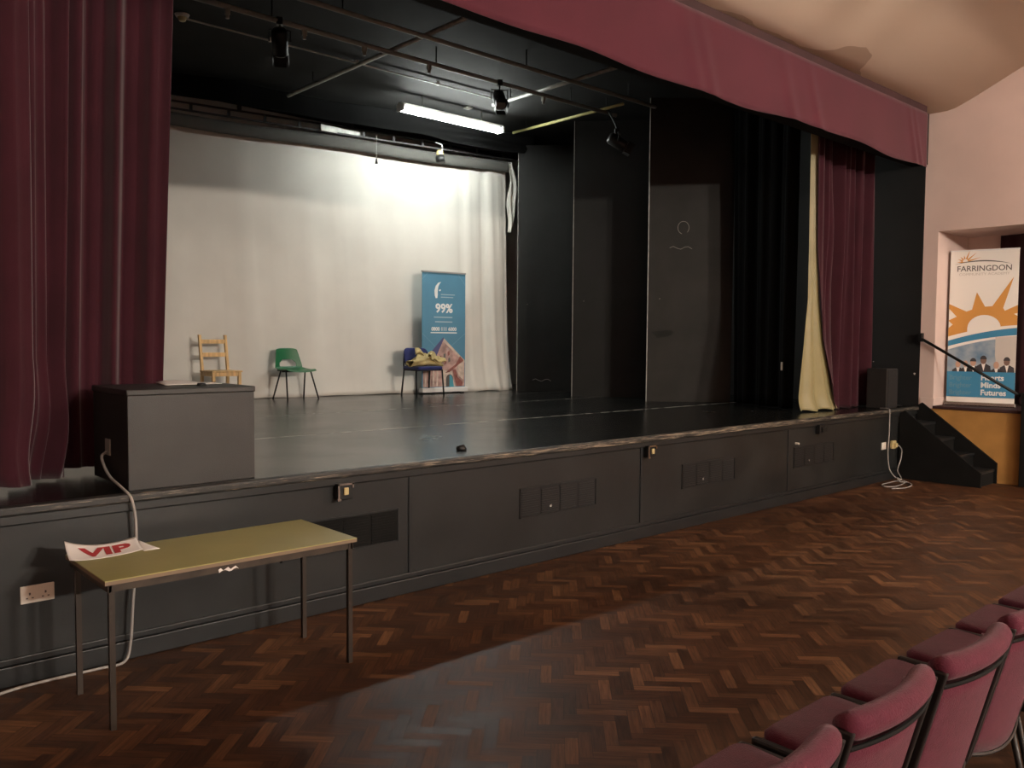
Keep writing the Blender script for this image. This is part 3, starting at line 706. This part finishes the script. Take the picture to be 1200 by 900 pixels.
o = link('shell', bm, 'green', t, 'sheet'); sd_ = o.modifiers.new('thickness', 'SOLIDIFY'); sd_.thickness = .007; o.modifiers.new('ss', 'SUBSURF').render_levels = 1
alegs(t, .205, -.02, .37, .385, .03)

# blue chair with the sacking
t = thing('padded_chair', 'dark blue padded chair on black legs before the blue banner', 'chair', (7.42, 9.98, SH), 0)
def pad(w, d, th, r=.05, n=6):
    bm = bmesh.new(); pts = []
    for cx, cy, a0 in ((w / 2 - r, d / 2 - r, 0), (-w / 2 + r, d / 2 - r, 1), (-w / 2 + r, -d / 2 + r, 2), (w / 2 - r, -d / 2 + r, 3)):
        for k in range(n + 1):
            a = (a0 + k / n) * PI / 2; pts.append((cx + r * math.cos(a), cy + r * math.sin(a)))
    lay = []
    for z, s in ((0, .95), (th * .25, 1), (th * .75, 1), (th, .93)):
        lay.append([bm.verts.new((x * s, y * s, z)) for x, y in pts])
    for a, b in zip(lay, lay[1:]):
        for k in range(len(pts)): bm.faces.new((a[k], a[(k + 1) % len(pts)], b[(k + 1) % len(pts)], b[k]))
    bm.faces.new(lay[0][::-1]); bm.faces.new(lay[-1]); return bm
bm = pad(.46, .42, .055)
for v in bm.verts: v.co += Vector((0, .19, .375))
link('seat', bm, 'blue', t, True)
bm = pad(.44, .28, .04, .09)
for v in bm.verts:
    x, y, z = v.co; v.co = Vector((x, .40 - z + .05 * (y / .28) - .03 * (x / .22) ** 2, .555 + y))
link('backrest', bm, 'blue', t, True)
for sx in (-1, 1):
    x = sx * .235
    link('leg', TB([(x + sx * .012, 0.0, 0), (x, .03, .38)], .0125, 8), 'blackmetal', t, True)
    link('leg', TB([(x + sx * .012, .38, 0), (x, .33, .38)], .0125, 8), 'blackmetal', t, True)
    link('back_support', TB(smooth_path([(x * .9, .33, .38), (x * .75, .425, .42), (x * .72, .425, .60)], 4), .011, 8), 'blackmetal', t, True)
link('seat_frame', BX(((-.235, .02, .362), (.235, .36, .376))), 'blackmetal', t)
# crumpled sacking
def crumple(name, fn, nu, nv, th, lab=None, parent=None):
    o = sheet(name, 'khaki', fn, nu, nv, th, parent, True)
    return o
sk = thing('crumpled_sacking', 'crumpled khaki cloth sacks heaped on the blue chair seat', 'cloth', (7.42, 10.12, SH + .43))
def cl1(u, v):
    a = v * 2 * PI; r = .055 + .014 * math.sin(3 * a + u * 5) + .012 * noise.noise(Vector((u * 4, v * 6, 1)))
    x = -.34 + u * .60
    return (x, -.10 + .09 * u + r * 1.5 * math.cos(a), .045 + .02 * math.sin(u * 3.5) - .05 * u * (u > .5) * (u - .5) + r * .75 * math.sin(a))
crumple('rolled_sack', cl1, 30, 16, .006, parent=sk)
def cl2(u, v):
    n1 = noise.noise(Vector((u * 3.1, v * 3.3, 4.2))); n2 = noise.noise(Vector((u * 7, v * 7, 9.1)))
    x = -.22 + u * .50; y = -.13 + v * .30
    z = .045 + .13 * math.sin(u * PI) ** .7 * math.sin(v * PI * .9 + .2) ** .8 + .10 * n1 + .04 * abs(n2) - .02
    return (x + .05 * n2, y + .05 * n1, max(.005, z))
crumple('folded_sack', cl2, 26, 26, .006, parent=sk)
def cl3(u, v):
    n1 = noise.noise(Vector((u * 2.7 + 5, v * 4, 2.2)))
    return (-.16 + u * .34 + .05 * v, .0 + .10 * v - .04 * u, .16 + .08 * v * (1 - u) + .05 * n1 + .03 * math.sin(u * 9))
crumple('loose_fold', cl3, 20, 12, .006, parent=sk)
def cl4(u, v):
    n1 = noise.noise(Vector((u * 3 + 9, v * 3, 7)))
    return (.02 + u * .27, -.15 + v * .10, .06 + .12 * math.sin(v * 2.2 + .2) * (1 - .5 * u) + .04 * n1)
crumple('front_fold', cl4, 18, 12, .006, parent=sk)

# ================================================================== BLUE BANNER
t = thing('pull_up_banner', 'tall blue pull up banner reading 99% beside the blue chair', 'banner', (7.54, 10.36, SH), -.05)
BW, BH = .80, 1.84
link('base', BX(((-.02, -.06, .02), (BW + .02, .06, .09))), 'fitting', t, bev=.01)
for fx in (.1, BW - .16): link('foot', BX(((fx, -.12, 0), (fx + .06, .12, .02))), 'blackmetal', t)
shb = link('sheet', BX(((0, -.002, .08), (BW, .002, BH))), 'ban_blue', t)
link('top_rail', BX(((-.005, -.012, BH - .01), (BW + .005, .012, BH + .012))), 'dark_tube', t)
link('pole', TB([(BW / 2, .03, .05), (BW / 2, .03, BH)], .008, 8), 'dark_tube', t)
F = -.0025
def put(name, pts, m, y=F, th=.0012, lab=None):
    o = link(name, poly(pts, y, th), m, shb)
    if lab: o['label'] = lab
    return o
def strip(x0, z0, x1, z1, w): 
    d = Vector((x1 - x0, z1 - z0)).normalized(); n_ = Vector((-d.y, d.x)) * w / 2
    return [(x0 + n_.x, z0 + n_.y), (x1 + n_.x, z1 + n_.y), (x1 - n_.x, z1 - n_.y), (x0 - n_.x, z0 - n_.y)]
for a in ((.0, .92, .30, .66, .006), (BW, .92, .45, .66, .006), (0, 1.72, .10, 1.82, .006), (BW, 1.66, .66, 1.82, .006)): put('diamond_line', strip(*a), 'ban_line')
# diamond photograph: violet corner, sandstone building, brick gable, arch
put('photo_ground', [(.02, .46), (.40, .84), (.79, .50), (.79, .10), (.02, .10)], 'ban_pink', lab='printed picture of a sandstone building')
put('photo_sky', [(.0, .44), (.0, .47), (.385, .855), (.40, .84), (.24, .53), (.16, .50)], 'ban_purple', F - .0012)
put('photo_roof', [(.40, .84), (.79, .50), (.79, .46), (.60, .62), (.50, .70), (.38, .80)], 'ban_pale', F - .0012)
put('photo_gable', [(.70, .565), (.77, .50), (.62, .40), (.50, .32), (.42, .31), (.52, .38), (.62, .44)], 'ban_red', F - .0024)
put('photo_gable', [(.56, .36), (.62, .36), (.66, .24), (.76, .16), (.74, .10), (.64, .10), (.60, .22)], 'ban_red', F - .0024)
put('photo_gable', [(.24, .53), (.28, .58), (.33, .50), (.28, .47)], 'ban_red', F - .0024)
put('photo_stone', [(.38, .36), (.46, .34), (.55, .33), (.58, .20), (.62, .10), (.36, .10)], 'ban_pale', F - .0020)
put('photo_stone', [(.66, .44), (.77, .48), (.78, .30), (.76, .20), (.68, .26), (.64, .36)], 'ban_pale', F - .0020)
arch = [(.44, .10), (.44, .22)] + [(.505 + .065 * math.cos(a), .22 + .07 * math.sin(a)) for a in [PI - i * PI / 8 for i in range(9)]] + [(.57, .10)]
put('photo_arch', arch, 'ban_dark', F - .0034)
put('photo_archlight', [(.50, .10), (.50, .27), (.53, .28), (.56, .23), (.585, .10)], 'ban_teal', F - .0044)
for i in range(3):
    for j in range(2):
        x = .32 + i * .075 + j * .012; z = .50 - j * .10 + i * .035
        put('photo_window', [(x, z), (x + .035, z + .02), (x + .03, z + .08), (x - .005, z + .06)], 'ban_grey' if (i + j) % 2 else 'ban_red', F - .0024)
for x in (.05, .12, .19, .26): put('photo_column', [(x, .11), (x + .03, .11), (x + .035, .42), (x + .005, .42)], 'ban_pale', F - .0020)
# logo: crescent and small beak
cres = [(.235 + .12 * math.cos(a), 1.53 + .155 * math.sin(a) + .03) for a in [PI * (1.12 - .72 * i / 10) for i in range(11)]]
cres = [(.345, 1.695), (.29, 1.68), (.245, 1.63), (.222, 1.56), (.228, 1.49), (.245, 1.445), (.275, 1.45), (.282, 1.50), (.28, 1.56), (.295, 1.63), (.32, 1.67)]
put('crescent_logo', cres, 'ban_white')
put('beak_logo', [(.300, 1.565), (.318, 1.583), (.345, 1.575), (.325, 1.55)], 'ban_white')
def btext(name, s, size, x, z, m, al='CENTER', sx=1, bold=0, y=F):
    return link(name, text_bm(s, size, x, z, y, .0012, al, sx, bold), m, shb)
btext('banner_text', '99%', .185, BW * .50, 1.235, 'ban_white', sx=1.02, bold=.006)
for i, z in enumerate((1.505, 1.465)): put('small_line', strip(.34, z, .60 - .03 * i, z, .014), 'ban_faint')
for i, z in enumerate((1.16, 1.09)): put('small_line', strip(.215 + .02 * i, z, .555, z, .018), 'ban_faint')
btext('banner_text', '0800 111 6000', .078, BW * .50, .955, 'ban_white', sx=.98, bold=.002)
put('underline', strip(.155, .925, .64, .925, .016), 'ban_white')

# ================================================================== SCHOOL BANNER in the alcove
a0 = Vector((11.62, 4.40)); a1 = Vector((11.80, 3.655))
t = thing('pull_up_banner', 'tall white pull up banner with an orange sun in the alcove', 'banner', (a0.x, a0.y, .90), math.atan2(a1.y - a0.y, a1.x - a0.x))
BW = (a1 - a0).length; BH = 1.99
link('base', BX(((-.02, -.05, .0), (BW + .02, .06, .05))), 'chrome', t, bev=.01)
shw = link('sheet', BX(((0, -.002, .04), (BW, .002, BH))), 'ban_cream', t)
link('top_rail', BX(((-.003, -.01, BH - .012), (BW + .003, .010, BH + .006))), 'ban_white', t)
link('pole', TB([(BW / 2, .03, .05), (BW / 2, .03, BH)], .008, 8), 'dark_tube', t)
q = BW / .80
def sc(pts): return [(x * q, z) for x, z in pts]
# geometry measured as fractions of the banner: big sun
cx, cz = .42, 1.06
rays = [(0, .70), (.10, .78), (.0, .86), (0, 1.02), (.06, 1.03), (.10, 1.045), (0, 1.20), (0, 1.32), (.23, 1.22), (.28, 1.255), (.34, 1.44), (.43, 1.27), (.51, 1.28), (.765, 1.66), (.64, 1.28), (.655, 1.21), (.80, 1.27), (.80, 1.10), (.73, 1.12), (.735, 1.14), (.80, 1.08), (.80, .94), (.4, .91), (0, .80)]
rays = [(0, .83), (0, 1.0), (.05, 1.045), (0, 1.09), (0, 1.10), (.095, 1.145), (0, 1.25), (0, 1.31), (.21, 1.21), (.275, 1.235), (.325, 1.455), (.425, 1.27), (.51, 1.275), (.745, 1.64), (.635, 1.25), (.655, 1.215), (.80, 1.285), (.80, 1.185), (.76, 1.175), (.80, 1.15), (.80, .99), (.60, .985), (.30, .935)]
def put2(name, pts, m, d=0, lab=None):
    o = link(name, poly(sc(pts), F - d, .0012), m, shw)
    if lab: o['label'] = lab
    return o
put2('sun_rays', rays, 'ban_orange', 0, 'orange sun rays')
put2('sun_disc', [(cx + .195 * math.cos(a), 1.0 + .165 * math.sin(a)) for a in [i * PI / 16 for i in range(17)]] + [(cx - .195, .94), (cx + .195, .97)], 'ban_cream', .0012)
def arc(z0, zm, z1, w0, w1, n=16):
    up, lo = [], []
    for i in range(n + 1):
        u = i / n; z = z0 * (1 - u) ** 2 + 2 * zm * u * (1 - u) + z1 * u * u; w = w0 + (w1 - w0) * u
        up.append((.80 * u, z + w)); lo.append((.80 * u, z - w))
    return up + lo[::-1]
put2('white_band', arc(.84, .96, .98, .05, .055), 'ban_cream', .0024)
put2('blue_band', arc(.80, .925, .955, .035, .045), 'ban_arc', .0036, 'blue curved band')
ph = arc(.72, .86, .88, .0, .0)[:17]
put2('photo_sky', [(0, .40)] + ph + [(.80, .40)], 'ban_sky', .0030, 'printed photograph of six people in suits')
put2('photo_light', [(.56, .885), (.80, .90), (.80, .40), (.60, .40), (.56, .66)], 'ban_faintgrey', .0036)
for x, z, s, mm in ((.13, .535, .9, 'skin'), (.22, .54, .85, 'skin'), (.31, .56, 1, 'skin'), (.43, .59, 1.05, 'skin2'), (.58, .53, .95, 'skin'), (.70, .575, 1.05, 'skin2')):
    put2('printed_suit', [(x - .085 * s, .40), (x - .075 * s, z - .075), (x - .03 * s, z - .045), (x + .03 * s, z - .045), (x + .078 * s, z - .075), (x + .09 * s, .40)], 'suit', .0046)
    put2('printed_shirt', [(x - .022 * s, z - .045), (x + .022 * s, z - .045), (x + .004, z - .14)], 'ban_cream', .0056)
    put2('printed_face', [(x + .034 * s * math.cos(a), z + .048 * s * math.sin(a)) for a in [i * PI / 8 for i in range(16)]], mm, .0062)
    if mm == 'skin2' or x == .31: put2('printed_hair', [(x + .037 * s * math.cos(a), z + .012 + .045 * s * math.sin(a)) for a in [i * PI / 8 for i in range(9)]], 'suit', .0070)
put2('blue_block', [(0, .115), (.80, .115), (.80, .44), (0, .44)], 'ban_arc', .0060, 'blue block with slogan')
for i, w in enumerate(('Hearts', 'Minds', 'Futures')):
    z = .335 - i * .095
    link('slogan_text', text_bm('Brighter', .085, .03 * q, z, F - .0072, .0012, 'LEFT', .95 * q, .001), 'ban_dull', shw)
    link('slogan_text', text_bm(w, .098, .405 * q, z, F - .0072, .0012, 'LEFT', 1.0 * q, .003), 'ban_white', shw)
link('banner_text', text_bm('FARRINGDON', .098, .40 * q, 1.725, F, .0012, 'CENTER', 1.02 * q, .001), 'ban_grey', shw)
link('banner_text', text_bm('COMMUNITY ACADEMY', .045, .40 * q, 1.67, F, .0012, 'CENTER', 1.2 * q), 'ban_faintgrey', shw)
# small logo sun and arc
lg = []
for i in range(15):
    a = PI * (1.08 - i / 14 * 1.05); r = (.045 if i % 2 == 0 else (.10 + (.09 if i in (9, 11) else 0) + (.10 if i == 13 else 0)))
    lg.append((.175 + r * math.cos(a), 1.845 + r * .85 * math.sin(a)))
put2('logo_sun', lg, 'ban_orange')
put2('logo_disc', [(.175 + .032 * math.cos(a), 1.845 + .04 * math.sin(a)) for a in [i * PI / 6 for i in range(7)]], 'ban_cream', .0012)
up = [(.05 + .66 * u, 1.805 + .36 * u * (1 - u) * .55 + .01 * (1 - u)) for u in [i / 14 for i in range(15)]]; lo = [(x, z - .014 * math.sin((x - .05) / .66 * PI) - .001) for x, z in up[::-1]]
put2('logo_arc', up + lo, 'ban_grey', .0018)
# maroon curtain behind it
af = folds(31, [(14, .03, .1), (33, .01, .2)])
tag(sheet('alcove_curtain', 'maroon', lambda u, v: (12.20 + af(u * 4, v), 4.02 - u * 4.5, .92 + v * 2.19), 200, 8, .006), 'plain maroon curtain hanging in the alcove behind the sun banner', 'curtain')

# ================================================================== HALL SEATS
def make_seat(label):
    t = thing('hall_chair', label, 'chair', (0, 0, 0), 0, 'burgundy chairs in the front row')
    w = .50
    # seat pad: y .14 (rear) .. .55 (front), slightly raised at front
    bm = pad(.44, .42, .07, .05)
    for v in bm.verts: v.co = Vector((v.co.x + w / 2 - .005, v.co.y + .345, .390 + v.co.z + (v.co.y + .21) * .06))
    link('seat', bm, 'seatcloth', t, True)
    bm = BX(((.025, .15, .372), (.465, .555, .400))); link('seat_pan', bm, 'seatblack', t, bev=.012)
    # back shell: grid wrapped, leaning; roll at the top
    def prof_(v):                                 # v 0 bottom .. 1 top -> (y, z)
        return (.115 - .115 * v, .395 + .44 * v)
    def back(z_in, z_out, off0, v0, v1, name, m, th, par=t, ext=0):
        bm = bmesh.new(); nu, nv = 14, 8
        def P(i, j, s):
            u = i / nu; v = v0 + (v1 - v0) * j / nv; y, z = prof_(v); bow = .035 * (1 - (2 * u - 1) ** 2)
            if v0 < .05: z += -.03 * (1 - (2 * u - 1) ** 2) * (1 - v)
            return Vector((.022 + u * (w - .044), y - bow + off0 + s * th, z))
        g = [[[bm.verts.new(P(i, j, s)) for j in range(nv + 1)] for i in range(nu + 1)] for s in (0, 1)]
        for i in range(nu):
            for j in range(nv):
                bm.faces.new((g[0][i][j], g[0][i + 1][j], g[0][i + 1][j + 1], g[0][i][j + 1])); bm.faces.new((g[1][i][j], g[1][i][j + 1], g[1][i + 1][j + 1], g[1][i + 1][j]))
        for j in range(nv):
            for i in (0, nu): bm.faces.new((g[0][i][j], g[1][i][j], g[1][i][j + 1], g[0][i][j + 1]))
        for i in range(nu):
            for j in (0, nv): bm.faces.new((g[0][i][j], g[0][i + 1][j], g[1][i + 1][j], g[1][i][j]))
        return link(name, bm, m, t, True)
    back(0, 0, 0, .02, .90, 'back_panel', 'seatcloth', .022)
    back(0, 0, .022, .04, .96, 'back_cushion', 'seatcloth', .045)
    bm = bmesh.new(); pts = [(.02 + u * (w - .04), -.035 * (1 - (2 * u - 1) ** 2) + .022, .835) for u in [i / 14 for i in range(15)]]
    tube(bm, pts, [.028] + [.034] * 13 + [.028], 14); link('top_roll', bm, 'seatcloth', t, True)
    bm = bmesh.new(); pts = [(.02 + u * (w - .04), -.035 * (1 - (2 * u - 1) ** 2) + .003, .792) for u in [i / 14 for i in range(15)]]
    tube(bm, pts, .006, 6); link('piping', bm, 'black', t)
    bm = bmesh.new(); pts = [(.02 + u * (w - .04), .112 - .035 * (1 - (2 * u - 1) ** 2), .400 - .03 * (1 - (2 * u - 1) ** 2)) for u in [i / 14 for i in range(15)]]
    tube(bm, pts, .007, 6); link('lower_trim', bm, 'seatblack', t)
    for x in (.004, w - .022):
        bm = bmesh.new()
        vs = []
        for v in (-.02, 1.0):
            y, z = prof_(v)
            for dx, dy in ((0, -.012), (.018, -.012), (.018, .05), (0, .05)): vs.append(bm.verts.new((x + dx, y + dy, z)))
        for f in ((3, 2, 1, 0), (4, 5, 6, 7), (0, 1, 5, 4), (1, 2, 6, 5), (2, 3, 7, 6), (3, 0, 4, 7)): bm.faces.new([vs[i] for i in f])
        link('side_frame', bm, 'seatblack', t, bev=.005)
        link('side_rail', BX(((x - .004, .12, .385), (x + .022, .30, .420)), ), 'seatblack', t, bev=.006)
        link('arm_pad', BX(((x - .006, .30, .405), (x + .024, .565, .462))), 'seatblack', t, bev=.010)
        xx = x + .009
        link('leg', TB([(xx, .46, .385), (xx, .50, 0)], .0115, 8), 'seatblack', t, True)
        link('leg', TB([(xx, .14, .385), (xx, .05, 0)], .0115, 8), 'seatblack', t, True)
    return t
seat_labels = ['burgundy upholstered chair at the bottom edge of the photo, only its top corner showing', 'burgundy upholstered chair nearest the camera with most of its padded back showing', 'burgundy chair in the front row just beyond the chair nearest the camera',
               'burgundy chair cut by the right edge, its padded back top still showing', 'burgundy chair whose seat pad shows just past the last visible chair back',
               'burgundy chair at the right edge with only part of its seat pad showing', 'burgundy chair furthest along the front row, only a seat corner showing']
proto = make_seat(seat_labels[0])
for k in range(7):
    if k == 0: o = proto
    else:
        o = proto.copy(); C.objects.link(o)
        for ch in proto.children:
            c = ch.copy(); C.objects.link(c); c.parent = o
    o['label'] = seat_labels[k]
    o.location = (1.265 + k * .520, .86, 0); o.rotation_euler = (0, 0, (0, .02, -.01, .015, -.02, .01, 0)[k])

# ================================================================== HALL LAMPS (behind the camera)
for k, (x, y) in enumerate(((6.6, -2.2), (9.6, -1.8), (7.0, -6.5))):
    t = thing('ceiling_lamp', 'round warm ceiling lamp of the hall', 'ceiling lamp', (x, y, 4.72), 0, 'ceiling lamps of the hall')
    bm = bmesh.new(); bmesh.ops.create_uvsphere(bm, u_segments=20, v_segments=12, radius=.15)
    link('globe', bm, 'lamp', t, True)
    link('stem', TB([(0, 0, .14), (0, 0, .36)], .012, 8), 'greymetal', t)
for x in (3.5, 5.0):                                   # floods on the rear wall of the hall, aimed at the stage
    t = thing('flood_lamp', 'boxy black flood lamp high on the rear wall of the hall', 'flood lamp', (x, -11.6, 4.45), 0, 'flood lamps on the rear wall')
    link('housing', BX(((-.30, -.15, -.18), (.30, .12, .18))), 'blackmetal', t, bev=.01)
    link('lens', BX(((-.27, .12, -.15), (.27, .128, .15))), 'flood', t)
    link('bracket', BX(((-.03, -.40, -.03), (.03, -.15, .03))), 'blackmetal', t)

# ================================================================== WORLD, VIEW
w = bpy.data.worlds.new('world'); S.world = w; w.use_nodes = True
w.node_tree.nodes['Background'].inputs[0].default_value = (.02, .018, .015, 1); w.node_tree.nodes['Background'].inputs[1].default_value = .2
S.view_settings.view_transform = 'Standard'; S.view_settings.look = 'None'; S.view_settings.gamma = 1; S.view_settings.use_curve_mapping = False
S.view_settings.exposure = 0.6
